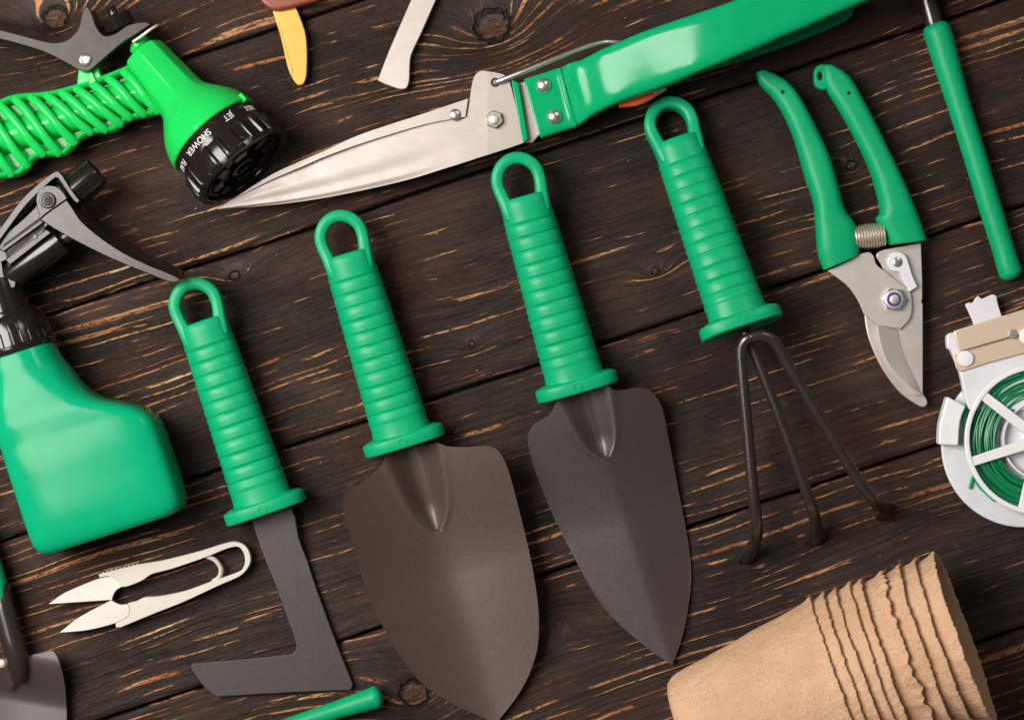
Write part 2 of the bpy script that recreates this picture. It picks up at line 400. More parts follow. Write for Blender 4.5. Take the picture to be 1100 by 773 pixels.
def surf(L, R, zf, thick, m=90, n=50, g=None, pair=False):
    """curved sheet between two photo edges; zf(t, u, x, y) = height of its top face"""
    def samp(E):
        A = np.array(E, float); d = np.r_[0, np.cumsum(np.linalg.norm(np.diff(A, axis=0), axis=1))]; d /= d[-1]
        if pair: d = np.linspace(0, 1, len(A))
        q = np.linspace(0, 1, m); return np.stack([np.interp(q, d, A[:, 0]), np.interp(q, d, A[:, 1])], 1)
    a, b = samp(L), samp(R); top = []; bot = []
    for i in range(m):
        t = i/(m-1)
        for j in range(n):
            u = -1+2*j/(n-1); p = a[i]*(1-(u+1)/2)+b[i]*((u+1)/2)
            z = zf(t, u, p[0], p[1]); q = P(p[0], p[1], z); top.append(q); bot.append(q-V((0, 0, thick)))
    g = g or G(); N = m*n; F = []
    for i in range(m-1):
        for j in range(n-1):
            k = i*n+j; F.append((k, k+1, k+n+1, k+n)); F.append((k+N, k+n+N, k+n+1+N, k+1+N))
    bd = [j for j in range(n)]+[i*n+n-1 for i in range(1, m)]+[(m-1)*n+j for j in range(n-2, -1, -1)]+[i*n for i in range(m-2, 0, -1)]
    for i in range(len(bd)): x, y = bd[i], bd[(i+1) % len(bd)]; F.append((x, x+N, y+N, y))
    return g.add(top+bot, F)
def sst(a, b, x):
    t = min(1, max(0, (x-a)/(b-a))); return t*t*(3-2*t)

# ================================================================== tabletop
def build_table():
    c, s = math.cos(TH), math.sin(TH)
    lines = [(386.5-y)*c for y in (-507, -280, -53, 174, 401, 628, 855, 1082)][::-1]
    VV = []; FF = []; SS = []
    for k in range(len(lines)-1):
        v0, v1 = lines[k], lines[k+1]; seed = k*3.7+1.3; u0, u1 = -1100, 1100
        nu = 441; vs = [v0+1.3, v0+1.7, v0+2.8, v0+5]+list(np.linspace(v0+9, v1-9, 54))+[v1-5, v1-2.8, v1-1.7, v1-1.3]
        nv = len(vs); st = len(VV)
        us = np.linspace(u0, u1, nu)
        for i in range(nu):
            u = us[i]
            e0 = noise.noise((u*.012, k*9.1, 0))*1.3+noise.noise((u*.07, k*5.3, 2))*.5
            e1 = noise.noise((u*.012, k*9.1+9.1, 0))*1.3+noise.noise((u*.07, k*5.3, 7))*.5
            for j, v in enumerate(vs):
                edge = min(v-v0-1.3, v1-1.3-v)
                z = -5*math.exp(-edge/1.6)
                z += noise.noise((u*.006, v*.02, seed))*.9+noise.noise((u*.015, v*.11, seed))*.55-1.0
                if edge < .01: z = -30
                q = v+(e0 if v-v0 < 12 else 0)*(1-(v-v0)/12 if v-v0 < 12 else 0)+(e1 if v1-v < 12 else 0)*(1-(v1-v)/12 if v1-v < 12 else 0)
                if edge < .01: q = v+(.5 if v < (v0+v1)/2 else -.5)+(e0 if v < (v0+v1)/2 else e1)
                VV.append(((u*c-q*s)*U, (u*s+q*c)*U, z*U)); SS.append(seed)
        for i in range(nu-1):
            for j in range(nv-1):
                a = st+i*nv+j; FF.append((a, a+nv, a+nv+1, a+1))
    me = bpy.data.meshes.new('tabletop'); me.from_pydata(VV, [], FF); me.update()
    me.polygons.foreach_set('use_smooth', [True]*len(me.polygons))
    at = me.attributes.new('plank_seed', 'FLOAT', 'POINT'); at.data.foreach_set('value', SS)
    me.materials.append(M['wood'])
    o = bpy.data.objects.new('tabletop', me); C.objects.link(o); o['kind'] = 'structure'
    g = G(); hw = 1300; g.add([(-hw, -hw, -31), (hw, -hw, -31), (hw, hw, -31), (-hw, hw, -31), (-hw, -hw, -60), (hw, -hw, -60), (hw, hw, -60), (-hw, hw, -60)],
        [(0, 1, 2, 3), (7, 6, 5, 4), (0, 4, 5, 1), (1, 5, 6, 2), (2, 6, 7, 3), (3, 7, 4, 0)])
    b = mk('table_underside', g, 'hole'); b['kind'] = 'structure'
build_table()

# ================================================================== ribbed tool handles
def handle(parent, top, end, ztop, zend, rib=0.0, seed=0):
    """top = photo point of the loop's tip, end = photo point of the guard's far face"""
    A = P(top[0], top[1], ztop); B = P(end[0], end[1], zend); Ld = (B-A).length; d = (B-A).normalized()
    sd = d.cross(V((0, 0, 1))).normalized(); up = sd.cross(d).normalized(); sc = Ld/263.0
    def W(x, t, z): return A+sd*(-x*sc)+d*(t*sc)+up*(z*sc)     # x > 0 is the left side in the photo... sign is symmetric
    def ringat(t, rx, rz, n=72, dep=0.0, ex=2.3, lip=0.0):
        r = []
        for j in range(n):
            f = 2*math.pi*j/n; c, s = math.cos(f), math.sin(f); e = 2/ex
            k = 1-dep*(.06+.94*abs(s)**1.0)
            # fine parting line with tiny teeth on both sides
            tooth = .9*math.exp(-((abs(s))/.07)**2)*(1 if (int(t/4) % 2) else .35) if 66 < t < 236 else 0
            r.append(W((rx*k+tooth)*math.copysign(abs(c)**e, c), t, rz*k*math.copysign(abs(s)**e, s)))
        return r
    rings = [ringat(46, 3, 3), ringat(46, 23, 17), ringat(46.6, 25.2, 19.6), ringat(48, 26.3, 21), ringat(54, 26.8, 21.8)]
    t = 58.0
    nb = 11; t0 = 72.0; per = 14.7
    while t < 252:
        rx = 26.8+(t-60)/190*4.4; rz = 22+(t-60)/190*4.0; dep = 0.0
        if t0 <= t <= t0+nb*per:
            q = ((t-t0) % per)/per
            # a wide soft band, then a sharp step down (a groove tapering to the sides)
            dep = .070*math.exp(-((q-.16)/.085)**2)+.020*math.exp(-((q-.36)/.12)**2)-.008*math.sin(math.pi*q)
        if t > 230: e = (t-230)/22; rx += 1.5*e*e; rz += 1.0*e*e
        if 226 < t < 231: dep += -.02
        rings.append(ringat(t, rx, rz, dep=dep)); t += 1.1
    rings += [ringat(253, 35, 28.5), ringat(254, 36, 29)]
    g = skin(rings); grip = mk('handle', g, 'green', parent, sharp=60)
    # hanging loop: a flat-sided strap bent into an arch
    path = []
    hw = 22.8
    path.append((-17.5, 66)); path.append((-19.8, 50)); path.append((-hw+.4, 34))
    for q in range(170, 9, -12): a = math.radians(q); path.append((hw*math.cos(a), 29-24*math.sin(a)))
    path += [(hw-.4, 34), (19.8, 50), (17.5, 66)]
    path = cr(path, 3); rings = []
    for i, (x, tt) in enumerate(path):
        a = path[max(i-1, 0)]; b = path[min(i+1, len(path)-1)]; dx, dt = b[0]-a[0], b[1]-a[1]; l = math.hypot(dx, dt); nx, nt = dt/l, -dx/l; hs = 6.6+1.2*sst(36, 62, tt)
        r = []
        for j in range(16):
            f = 2*math.pi*j/16; cc, ss = math.cos(f), math.sin(f); e = 2/4.6
            r.append(W(x+nx*hs*math.copysign(abs(cc)**e, cc), tt+nt*hs*math.copysign(abs(cc)**e, cc), (12+4*sst(30, 60, tt))*math.copysign(abs(ss)**e, ss)))
        rings.append(r)
    mk('hanging_loop', skin(rings), 'green', grip, sharp=50)
    # guard: thick oval plate with blunt ends, hollow in its middle
    rings = []
    def gr(t, k, rx=45, rz=30, ex=2.7, n=56):
        return [W(rx*k*math.copysign(abs(math.cos(f))**(2/ex), math.cos(f)), t, rz*k*math.copysign(abs(math.sin(f))**(2/ex), math.sin(f))) for f in [2*math.pi*j/n for j in range(n)]]
    for t_, k in ((247, .80), (248.6, .90), (249.6, .965), (250.6, .99), (252, 1), (261, 1), (262.2, .985), (263, .95)): rings.append(gr(t_, k))
    for t_, k, rx, rz in ((263, 1, 24, 15), (262, 1, 22.5, 13.5), (252, 1, 22, 13)): rings.append(gr(t_, k, rx, rz, 2.2))
    mk('guard', skin(rings), 'green', grip, sharp=50)
    mk('mould_mark', lathe(W(0, 256.5, 29.4), up, [(0, 4.6), (1.2, 4.6), (1.2, 4.0), (.5, 3.9)], 24, up=d), 'green', grip)
    return W, d, up, sd

def lp(a, b, n): return [(a[0]+(b[0]-a[0])*i/(n-1), a[1]+(b[1]-a[1])*i/(n-1)) for i in range(n)]

# ---- L-shaped weeding knife
T = thing('weeding_knife', 'weeding knife with ribbed green handle and flat grey L-shaped blade', 'weeder', P(250, 430))
handle(T, (202, 301), (287, 551), 34, 31)
bl = [(266, 549), (310, 534), (318, 556), (321, 575), (340, 630), (362, 690), (379, 733), (377, 740), (368, 741), (300, 744), (233, 748), (220, 738), (206, 719), (205.5, 713), (212, 711), (260, 707), (308, 702), (316, 700), (318, 692), (309, 665)]
o = mk('blade', prism(cr(bl, 5, True, {0, 1, 2, 3, 8, 10, 14, 16, 19}), -2.5, 2.5, zf=lambda x, y: 5+max(0, (600-y))*.32), 'paint3', T, bevel=1.2)

# ---- trowels
def trowel(label, top, end, outl, outr, neck, tip, conv, chan, tilt=(40, 30), mat='paint', depth=9, name='garden_trowel'):
    T = thing(name, label, 'trowel', P(*end))
    handle(T, top, end, tilt[0], tilt[1])
    L = cr(outl, 6, sharp={0, len(outl)-1}); R = cr(outr, 6, sharp={0, len(outr)-1})
    ax = V((tip[0]-neck[0], tip[1]-neck[1])); Ln = ax.length; ax.normalize(); pr = V((-ax.y, ax.x))
    cl, cw = chan
    def zf(t, u, x, y):
        dx, dy = x-neck[0], y-neck[1]; a = dx*ax.x+dy*ax.y; s = dx*pr.x+dy*pr.y
        q = a/Ln
        z = 24*(1-sst(-.12, .48, q))+7*(1-sst(.15, 1, q))+3.5
        if conv: z += -math.sqrt(s*s+25)*.17-.0004*s*s+14*(1-q*.7)
        else: z += math.sqrt(s*s+320)*.19+.0016*s*s
        # pressed V channel of the socket running into the blade
        if a < cl:
            h = cw*math.sqrt(max(0, 1-(max(a, 0)/cl)**5))*(.60+.40*(1-a/cl))
            if h > .5:
                e = abs(s)/h
                z -= depth*(1-sst(.10, 1.25, e))*(1-.45*sst(.65, 1, a/cl)) - depth*.10*math.exp(-((e-1.2)/.3)**2)
        return max(z, 3.2)
    mk('blade', surf(L, R, zf, 3.0, 150, 110), mat, T, sharp=55)
    return T
trowel('widest trowel, ribbed green handle and broad speckled grey brown scoop blade', (359, 228), (436, 479),
       [(415, 484), (411, 497), (401, 508), (378, 526), (370, 534), (368.5, 545), (378, 580), (396, 640), (424, 695), (455, 735), (490, 757), (520, 771), (533, 776)],
       [(470, 475), (480, 479), (500, 480), (526, 479), (537, 486), (546, 505), (557, 545), (570, 600), (578, 650), (578, 690), (570, 720), (555, 748), (533, 776)],
       (442, 482), (533, 776), False, (92, 26), mat='paint', depth=13)
trowel('narrow pointed trowel, ribbed green handle and smooth grey blade with a raised centre fold', (549, 166), (621.5, 421),
       [(598, 430), (592, 443), (584, 449.5), (572, 457), (566.7, 472), (576, 509), (594, 553), (616, 597), (638, 637), (660, 665), (691, 692), (722, 714)],
       [(654, 413), (660, 419), (672, 418), (690, 416), (703, 424), (712, 440), (719.5, 478), (730.5, 535), (739.5, 583), (742.5, 619), (739, 654), (732.5, 685), (722, 714)],
       (628, 423), (722, 713.5), True, (72, 24), mat='paint2', depth=12)

# ---- hand fork
T = thing('hand_fork', 'hand cultivator with ribbed green handle and three bent dark steel prongs', 'hand fork', P(800, 360))
Wf, df, uf, sf = handle(T, (712, 108), (798, 354), 20, 60)
mk('tang', tube([P(790, 335, 52), P(799, 356, 58), P(806, 372, 62)], 6.0), 'rod', T)
def tine(pts, r=6.4):
    q = cr(pts, 6); return tube([P(*p[:3]) for p in q], [p[3]*.92 for p in q], 18)
for pts in ([(800, 357, 62, 6.2), (810, 378, 60, 6.2), (836, 445, 58, 6.2), (858, 505, 55, 6.2), (870, 540, 50, 6.6), (876, 560, 34, 7), (877, 574, 12, 8), (876, 581, 6, 7)],
            [(813, 361, 74, 6), (802, 364, 73, 6.6), (796, 375, 70, 6.8), (797, 400, 68, 6.8), (803, 465, 64, 6.8), (809, 530, 60, 6.8), (813, 563, 54, 6.8), (812, 580, 38, 7), (804, 594, 14, 8), (802, 600, 6, 7)],
            [(806, 362, 74, 6), (820, 360, 74, 6.6), (833, 368, 73, 6.8), (850, 398, 70, 6.8), (885, 455, 66, 6.8), (920, 512, 60, 6.8), (936, 534, 52, 6.8), (944, 544, 36, 7), (950, 549, 14, 8), (952, 551, 6, 7)]):
    tn = mk('tine', tine(pts), 'rod', T)
    a, b = pts[-2], pts[-1]; dx = P(b[0], b[1], b[2])-P(pts[-3][0], pts[-3][1], pts[-3][2]); sdv = V((0.93, .3, 0)) if pts[0][0] != 806 else V((.75, .62, 0))
    c0 = P(pts[-3][0], pts[-3][1], pts[-3][2]); c1 = P(b[0], b[1], 3)
    rings = []
    for k in range(7):
        e = k/6; c = c0.lerp(c1, e); hw = 6.2+6.5*sst(0, .9, e); ht = 6-3.0*e; tn_n = sdv.cross((c1-c0).normalized()).normalized()
        rings.append([c+sdv*hw*math.copysign(abs(math.cos(f))**.7, math.cos(f))+tn_n*ht*math.copysign(abs(math.sin(f))**.7, math.sin(f)) for f in [2*math.pi*j/16 for j in range(16)]])
    mk('tine_tip', skin(rings), 'rod', tn, sharp=50)

# ================================================================== spray bottle
T = thing('spray_bottle', 'green plastic trigger spray bottle lying flat with dark brown pump head', 'spray bottle', P(90, 490))
c0 = (22, 385); a_ = (.305, .952); p_ = (.952, -.305)
ST = [(-6, -38, 40, 38), (0, -40, 41, 39), (10, -42, 43, 40), (27, -44, 49.5, 41), (45, -45, 56, 42), (60, -45, 65, 42.5), (70, -45, 77, 43), (80, -45, 95, 43), (90, -45, 110, 43), (102, -45, 119.5, 43.5), (118, -45, 122.4, 44), (140, -45, 123, 44), (175, -44.6, 123.4, 44), (192, -44, 122.6, 43), (200, -42, 121, 41), (205, -39, 118, 38.5), (207.5, -36, 114, 36)]
def bp(a, p): return (c0[0]+a_[0]*a+p_[0]*p, c0[1]+a_[1]*a+p_[1]*p)
rings = []
S = cr([s for s in ST], 4)
for (a, pl, ph, hz) in S:
    if a > 186: hz = hz; 
    zc = 46
    A = P(*bp(a, pl), zc); B = P(*bp(a, ph), zc); c = (A+B)/2; h = (B-A)/2; r = []
    ex = 2.3+4.0*sst(10, 110, a)
    # the side toward the bump is thinner at the shoulder
    for j in range(64):
        f = 2*math.pi*j/64; cc, ss = math.cos(f), math.sin(f); e = 2/ex
        x = math.copysign(abs(cc)**e, cc); z = math.copysign(abs(ss)**e, ss)
        pos = pl+(ph-pl)*(x+1)/2
        sh = sst(-2, 26, a-(-20+.62*max(0, pos-35)))
        thin = 1-.42*(1-sst(0, 48, a-(.55*max(0, pos-38)+10)))*sst(36, 60, pos)
        r.append(c+h*x+V((0, 0, 1))*(hz*z*thin))
    rings.append(r)
def shrink(r, k, off):
    c = sum(r, V((0, 0, 0)))/len(r); d = V((a_[0], -a_[1], 0)); return [c+(p-c)*k+d*off for p in r]
last = rings[-1]
rings += [shrink(last, .97, 1.0), shrink(last, .955, .2), shrink(last, .94, .3), shrink(last, .93, 1.2), shrink(last, .86, 1.6), shrink(last, .8, -.5), shrink(last, .4, -1.5)]
mk('bottle', skin(rings), 'bottle', T, sharp=60)
axw = V((a_[0], -a_[1], 0))
def nk(a, p=0, z=46): return P(*bp(a, p), z)
def ribs(f, t): return 0
col = mk('screw_collar', lathe(nk(-6), -axw, [(-2, 36), (0, 41.5), (2, 42.2), (6, 42.2), (7, 41), (7.5, 41), (20, 40), (22, 39.8), (32, 38.5), (37, 36.5), (39, 33), (40, 20)], 480,
         lambda f, t: (-.8*max(0, math.cos(f*26))**24 if 7.2 < t < 21 else 0)), 'black_gloss', T, sharp=40)
mk('collar_ring', lathe(nk(-46), -axw, [(-3, 31), (-2, 33), (3, 33), (5, 31), (6, 20)], 72), 'black_gloss', col)
mk('neck', lathe(nk(-52), -axw, [(-6, 27), (0, 27), (24, 26.5), (34, 26), (36, 20)], 72), 'black_gloss', T, sharp=40)
# pump head: body shell, arm, rails, piston, trigger
hd = mk('pump_head', prism(cr([(-40, 330), (-38, 285), (-12, 262), (5, 255), (24, 240), (41, 224), (48, 214), (56, 226), (57, 240), (40, 262), (20, 276), (6, 282), (8, 296), (21, 303), (20, 309), (-12, 320)], 4, True, {0, 1, 2, 8, 11, 12, 13, 14, 15}), 30, 66), 'head_plastic', T, bevel=3, seg=3)
mk('arm', prism(cr([(-30, 290), (-10, 262), (5, 243), (25, 216), (45, 197), (60, 186), (65, 184.5), (70, 190), (80, 206), (88, 216), (86, 219), (82, 217), (74, 206), (66, 194), (62, 192), (48, 204), (30, 222), (12, 246), (0, 263), (-12, 285), (-20, 300)], 3, True, {0, 6, 7, 9, 12, 20}), 48, 74), 'head_plastic', hd, bevel=1.6)
mk('head_core', prism([(-40, 300), (-6, 262), (44, 204), (62, 194), (82, 216), (66, 246), (30, 280), (0, 300)], 22, 44), 'black', hd, bevel=2)
mk('rail', prism(cr([(0, 268), (44, 236), (48, 239), (4, 271)], 2, True, {0, 1, 2, 3}), 66, 72), 'head_plastic', hd, bevel=1)
mk('rail', prism(cr([(6, 279), (50, 246), (56, 250), (11, 285)], 2, True, {0, 1, 2, 3}), 66, 70.5), 'head_plastic', hd, bevel=1)
mk('rail_slot', prism([(3, 263), (42, 234), (44, 236), (6, 265)], 66, 66.8), 'hole', hd)  # solid dark strips on the shell, colour stands in for shade in slots
mk('rail_slot', prism([(7, 271.5), (46, 241), (49.5, 243.5), (9, 276)], 66, 66.8), 'hole', hd)
mk('rail_slot', prism([(9, 287), (5, 268), (7, 267), (12, 285)], 66, 66.9), 'hole', hd)
mk('rail_stud', disc(P(38, 254.5, 69), (0, 0, 1), 2.6, 3), 'head_plastic', hd)
pis = mk('piston_cylinder', lathe(P(12, 297, 52), P(70, 254, 52)-P(12, 297, 52), [(-3, 8), (-2, 14), (0, 15.5), (64, 15), (66, 13), (66, 6)], 48), 'black_gloss', T, sharp=40)
mk('piston_rod', tube([P(64, 259, 52), P(84, 246, 52)], 7), 'head_plastic', pis)
nz = mk('nozzle', lathe(P(79, 206, 52), P(104, 184, 52)-P(79, 206, 52), [(-2, 10), (0, 16), (2, 18.5), (28, 17), (33, 16), (34, 14), (34, 8), (31, 7.5), (31, 1)], 96,
        lambda f, t: (1.7*(math.cos(f*9) > .2) if 3 < t < 32 else 0)), 'black_gloss', T, sharp=30)
tr = mk('trigger', prism(cr([(44, 236), (50, 230.5), (72, 215), (77, 222), (88, 238), (110, 256.5), (133, 271.5), (158, 284), (178, 292), (190, 297.5), (193, 300), (190, 303), (180, 302), (160, 294), (130, 282), (100, 268), (75, 255), (56, 244)], 4, True, {0, 2}), 74, 80), 'head_plastic', T, bevel=1.8, seg=3)
e1 = cr([(72.5, 215), (77.5, 222), (88.5, 238), (110.5, 256.5), (133.5, 271.5), (158.5, 284), (178.5, 292), (190.5, 297.5), (193, 300)], 4)
e2 = cr([(77, 210), (84, 215), (98, 230), (120, 247), (143, 262), (167, 275), (186, 285), (197, 293), (199, 300)], 4)
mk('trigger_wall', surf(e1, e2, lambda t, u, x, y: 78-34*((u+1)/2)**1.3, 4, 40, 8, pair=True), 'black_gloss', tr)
mk('pivot_boss', prism(cr([(42, 224), (41, 214), (44, 205), (53, 200), (64, 202), (71, 209), (74, 214), (50, 231), (45, 236)], 4, True, {6, 7, 8}), 58, 79), 'head_plastic', tr, bevel=1.5)
mk('pivot_ring', lathe(P(51.5, 215.5, 79), (0, 0, 1), [(0, 8.4), (2.6, 8.4), (3, 7.8), (3, 6.4), (1.2, 6.0), (1.2, 5.4), (2.6, 5.2), (3, 4.6), (3, 3.4), (1.0, 3)], 40, up=V((0, 1, 0))), 'head_plastic', tr)
mk('pivot_hole', disc(P(51.5, 215.5, 80), (0, 0, 1), 3, .8), 'hole', tr)  # solid dark disc, shade inside the pivot put into its colour

# ================================================================== hose spray gun
T = thing('hose_spray_gun', 'bright lime green hose spray gun with black dial marked SHOWER and JET', 'hose nozzle', P(170, 120))
F = P(262, 181, 62); el = math.radians(10); hx = V((.667, -.745, 0)).normalized(); ax = (hx*math.cos(el)+V((0, 0, math.sin(el)))).normalized()
prof = [(-47, 30), (-47, 50), (-47.5, 53.6), (-49, 54.4), (-55, 53.6), (-63, 51.4), (-72, 47.5), (-80, 42.5), (-88, 36.5), (-95, 31.5), (-101, 28.6), (-108, 27.2), (-120, 26.2), (-140, 25.0), (-158, 24.0), (-165, 23.4), (-168, 22.0), (-170, 18), (-170, 8)]
def facet(f, t):
    if t > -86: return 0
    k = sst(-86, -112, t) if False else min(1, (-86-t)/26); n = 8; q = (f % (2*math.pi/n))-math.pi/n
    return k*(23*(math.cos(math.pi/n)/math.cos(q))-23)*.8+k*.9
body = mk('body', lathe(F, ax, prof[::-1], 128, facet), 'lime', T, sharp=35)
g = G(); 
s_ = ax.cross(V((0, 0, 1))).normalized(); q_ = s_.cross(ax).normalized()
def onax(t, r, f): return F+ax*t+s_*(r*math.cos(f))+q_*(r*math.sin(f))
# pointer tab at the dome's edge
def boxm(c, dx, dy, dz, g=None):
    g = g or G(); v = [c+dx*i+dy*j+dz*k for k in (-1, 1) for j in (-1, 1) for i in (-1, 1)]
    return g.add(v, [(0, 1, 3, 2), (4, 6, 7, 5), (0, 4, 5, 1), (2, 3, 7, 6), (0, 2, 6, 4), (1, 5, 7, 3)])
# find which side is screen right-up: s_ points along ax x z
f_up = 0.0 if (s_.x > 0) else math.pi
fm = math.radians(28) if s_.x > 0 else math.radians(152)
mk('pointer_tab', boxm(onax(-50, 54.5, fm), ax*5, onax(0, 1, fm+math.pi/2)-onax(0, 0, 0), (onax(0, 1, fm)-onax(0, 0, 0))*3.2*1.0, None), 'lime', body, bevel=.8)
dial = mk('dial_collar', lathe(F, ax, [(-49, 40), (-49, 50.4), (-48, 51), (-29, 52), (-28, 52), (-28, 40)], 128), 'black_gloss', T, sharp=40)
NR = 22
def flute(f, t):
    q = (f*NR/(2*math.pi)) % 1.0; q = min(q, 1-q)*2
    return -3.6*(1-sst(.55, .8, q))
g = lathe(F, ax, [(-30, 40), (-30, 53), (-28.5, 55.5), (-26, 57), (-8, 58), (-5, 57.6)], NR*14, flute)
lathe(F, ax, [(-5, 57.6), (-2, 57), (0, 55), (0, 51), (-1, 49.5), (-7, 48.5), (-7.5, 10)], NR*14, lambda f, t: (flute(f, t)*.4 if t < -1 and t > -6 else 0), g=g)
ring = mk('dial_ring', g, 'black_gloss', T, sharp=32)
# spray face: pads, a rib ring and outlet holes
def pad(f, r, w_, h_, d_):
    rd = onax(0, 1, f)-F; tg = ax.cross(rd); return boxm(F+ax*(-5)+rd*r, rd*h_, tg*w_, ax*d_)
for k in range(8):
    mk('outlet', pad(2*math.pi*k/8+.2, 33+3*(k % 2), 6 if k % 2 else 8, 6.5, 4.2), 'black', ring, bevel=1)
mk('outlet_centre', lathe(F, ax, [(-8, 14), (-2, 13.6), (-1, 12.6), (-1, 9), (-5, 8.5), (-5, 2)], 40), 'black', ring, sharp=40)
mk('outlet_rim', lathe(F, ax, [(-8, 44.5), (-2.4, 44), (-2, 43.4), (-2, 41.6), (-3, 41), (-8, 40.6)], 64), 'black', ring, sharp=40)
# words moulded on the collar
def word(txt, f0, size, t0, r=51.9, flip=True):
    cu = bpy.data.curves.new('t', 'FONT'); cu.body = txt; cu.size = size; cu.align_x = 'CENTER'; cu.align_y = 'CENTER'; cu.extrude = .25
    ob = bpy.data.objects.new('t', cu); C.objects.link(ob); bpy.context.view_layer.update()
    me = bpy.data.meshes.new_from_object(ob.evaluated_get(bpy.context.evaluated_depsgraph_get()))
    bpy.data.objects.remove(ob); vs = []
    for v in me.vertices:
        x, y, z = v.co.x*.92, v.co.y, v.co.z
        vs.append(onax(t0+y*tsign, r+z, f0+x*fsign/r))
    g = G().add(vs, [tuple(p.vertices) for p in me.polygons]); return g
# letters' tops point to the spray face; reading direction runs along -chord on screen
tsign = 1.0
fsign = -1.0 if s_.x > 0 else 1.0
fsign = -fsign
def ang(deg): return math.radians(deg) if s_.x > 0 else math.radians(180-deg)
for txt, dg, sz in (('SHOWER', 109, 9.6), ('JET', 61, 9.6), ('FLAT', 151, 9.6), ('MIST', 24, 9.6)):
    mk('dial_word', word(txt, ang(dg), sz, -38.5, 51.55), 'ink', dial)
# nub, wire clip, knob
mk('valve_nub', lathe(P(157, 56, 36), P(141, 40, 34)-P(157, 56, 36), [(-2, 10), (6, 10), (8, 12), (12, 12), (14, 10), (16, 8), (16, 3)], 32), 'lime', T, sharp=40)
mk('wire_clip', tube(cr([(P(x, y, z)) for x, y, z in ((143, 45, 52), (152, 39, 56), (160, 33, 58), (168, 28, 54), (171, 27, 44))], 5), 1.6, 10), 'nickel', T)
kn = mk('flow_knob', lathe(P(129, 29, 40), P(121, 13, 46)-P(129, 29, 40), [(0, 8), (0, 14.5), (2, 15.5), (13, 14.5), (15, 13), (16, 6), (17, 5.4), (23, 5), (24, 3.6), (24, 1)], 96,
        lambda f, t: (.9*(math.cos(f*16) > 0) if 1 < t < 14 else 0)), 'black_gloss', T, sharp=30)
# lever
lv = [(-60, 18), (0, 33), (25, 39.5), (50, 46), (65, 47), (77, 42), (86, 31), (89.5, 16), (94, 8.4), (99, 15), (104.5, 30), (112.7, 39.5), (124, 38), (139.6, 28), (158, 25), (162, 28), (148, 37), (134.5, 45.4), (118, 59), (103, 72), (96, 76.8), (87.4, 76.5), (74, 69), (50, 57), (25, 49), (0, 42.5), (-60, 32)]
lev = mk('lever', prism(cr(lv, 4, True, {0, 26, 15}), 44, 58), 'grey_plastic', T, bevel=1.6, seg=3)
w1 = cr([(-60, 18.5), (0, 33.5), (25, 40), (50, 46.5), (65, 47.5), (77, 42.5), (86.5, 31), (89.8, 17), (93, 9.5)], 4)
w2 = cr([(-60, 7), (0, 22.5), (25, 29), (50, 36.5), (66, 38), (77, 32.5), (84.5, 22), (88, 12), (92.5, 7.5)], 4)
mk('lever_wall', surf(w1, w2, lambda t, u, x, y: 56-26*((u+1)/2)**1.2, 4, 50, 8, pair=True), 'grey_plastic', lev)
w1 = cr([(98, 14), (104, 30), (112.5, 39.8), (124, 38.4), (139.6, 28.4), (158, 25.4)], 4)
w2 = cr([(102, 12), (108, 27), (115, 34.5), (124, 33), (138, 23.4), (157, 21.4)], 4)
mk('lever_wall', surf(w1, w2, lambda t, u, x, y: 56-26*((u+1)/2)**1.2, 4, 40, 8, pair=True), 'grey_plastic', lev)
pv = mk('pivot_pin', lathe(P(91.6, 64.7, 57), (0, 0, 1), [(0, 7), (2, 7), (3, 6), (3.4, 4.5), (2.2, 3.6), (1.8, 1)], 32, up=V((0, 1, 0))), 'chrome', T)
mk('bracket', prism([(84, 96), (86, 74), (100, 70), (106, 70), (111, 85), (100, 92)], 22, 42), 'lime', T, bevel=1.5)
mk('bracket', prism([(96, 92), (95, 76), (99, 76), (104, 88)], 40, 46), 'lime', T, bevel=.8)
# grip: shallow tray with rails, core tube and slanting ribs
topE = [(-60, 121), (-30, 116), (0, 109), (18, 102.5), (54, 99), (83, 92), (109, 83.5), (134, 73.6), (150, 66)]
botE = [(-60, 208), (-30, 196), (0, 192), (23.5, 187.7), (38, 172), (54, 168), (70.6, 167), (87, 150.5), (103, 144), (123, 141.5), (137.6, 130.6), (170, 123), (182, 118)]
te = cr(topE, 6); be = cr(botE, 5)
tray = mk('grip', prism(te+be[::-1], 14, 26), 'lime', T, bevel=1.2)
def at_x(E, x):
    A = np.array(E); return float(np.interp(x, A[:, 0], A[:, 1]))
mk('grip_rail', tube([P(x, y+3, 32) for x, y in te], 4.2, 12, flat=3.0), 'lime', tray)
mk('grip_rail', tube([P(x, y-3, 32) for x, y in be], 4.0, 12, flat=3.0), 'lime', tray)
mk('core_tube', tube([P(x, y, 30) for x, y in cr([(-60, 170), (-10, 152), (40, 137), (90, 120), (140, 103), (165, 96)], 5)], 17, 32, flat=.9), 'lime', tray)
x0s = [-52, -35, -18, -1, 16, 33, 50, 66, 82, 99, 116, 133]
for i, x in enumerate(x0s):
    ln = 49 if i < 9 else 36+(12-i)*2
    a = (x, at_x(te, x)+3); xb = x+ln*(.98); b = (xb, at_x(be, xb)-3)
    n_ = 12; pts = []
    for k in range(n_+1):
        e = k/n_; bowz = 41+8*math.sin(math.pi*e)**.7; sx = 1.2*math.sin(2*math.pi*e)
        pts.append(P(a[0]+(b[0]-a[0])*e+sx, a[1]+(b[1]-a[1])*e, bowz))
    mk('grip_rib', tube(pts, [4.9]*len(pts), 14, flat=.8), 'lime', tray)
    if i % 3 == 2: mk('grip_screw_hole', disc(P(xb-11, at_x(be, xb-11)-12, 20), (0, 0, 1), 4.2, 7.5, 20), 'lime', tray)

# ================================================================== grass shears
T = thing('grass_shears', 'long grass shears with steel blades, green enamel handle and orange latch', 'shears', P(560, 120))
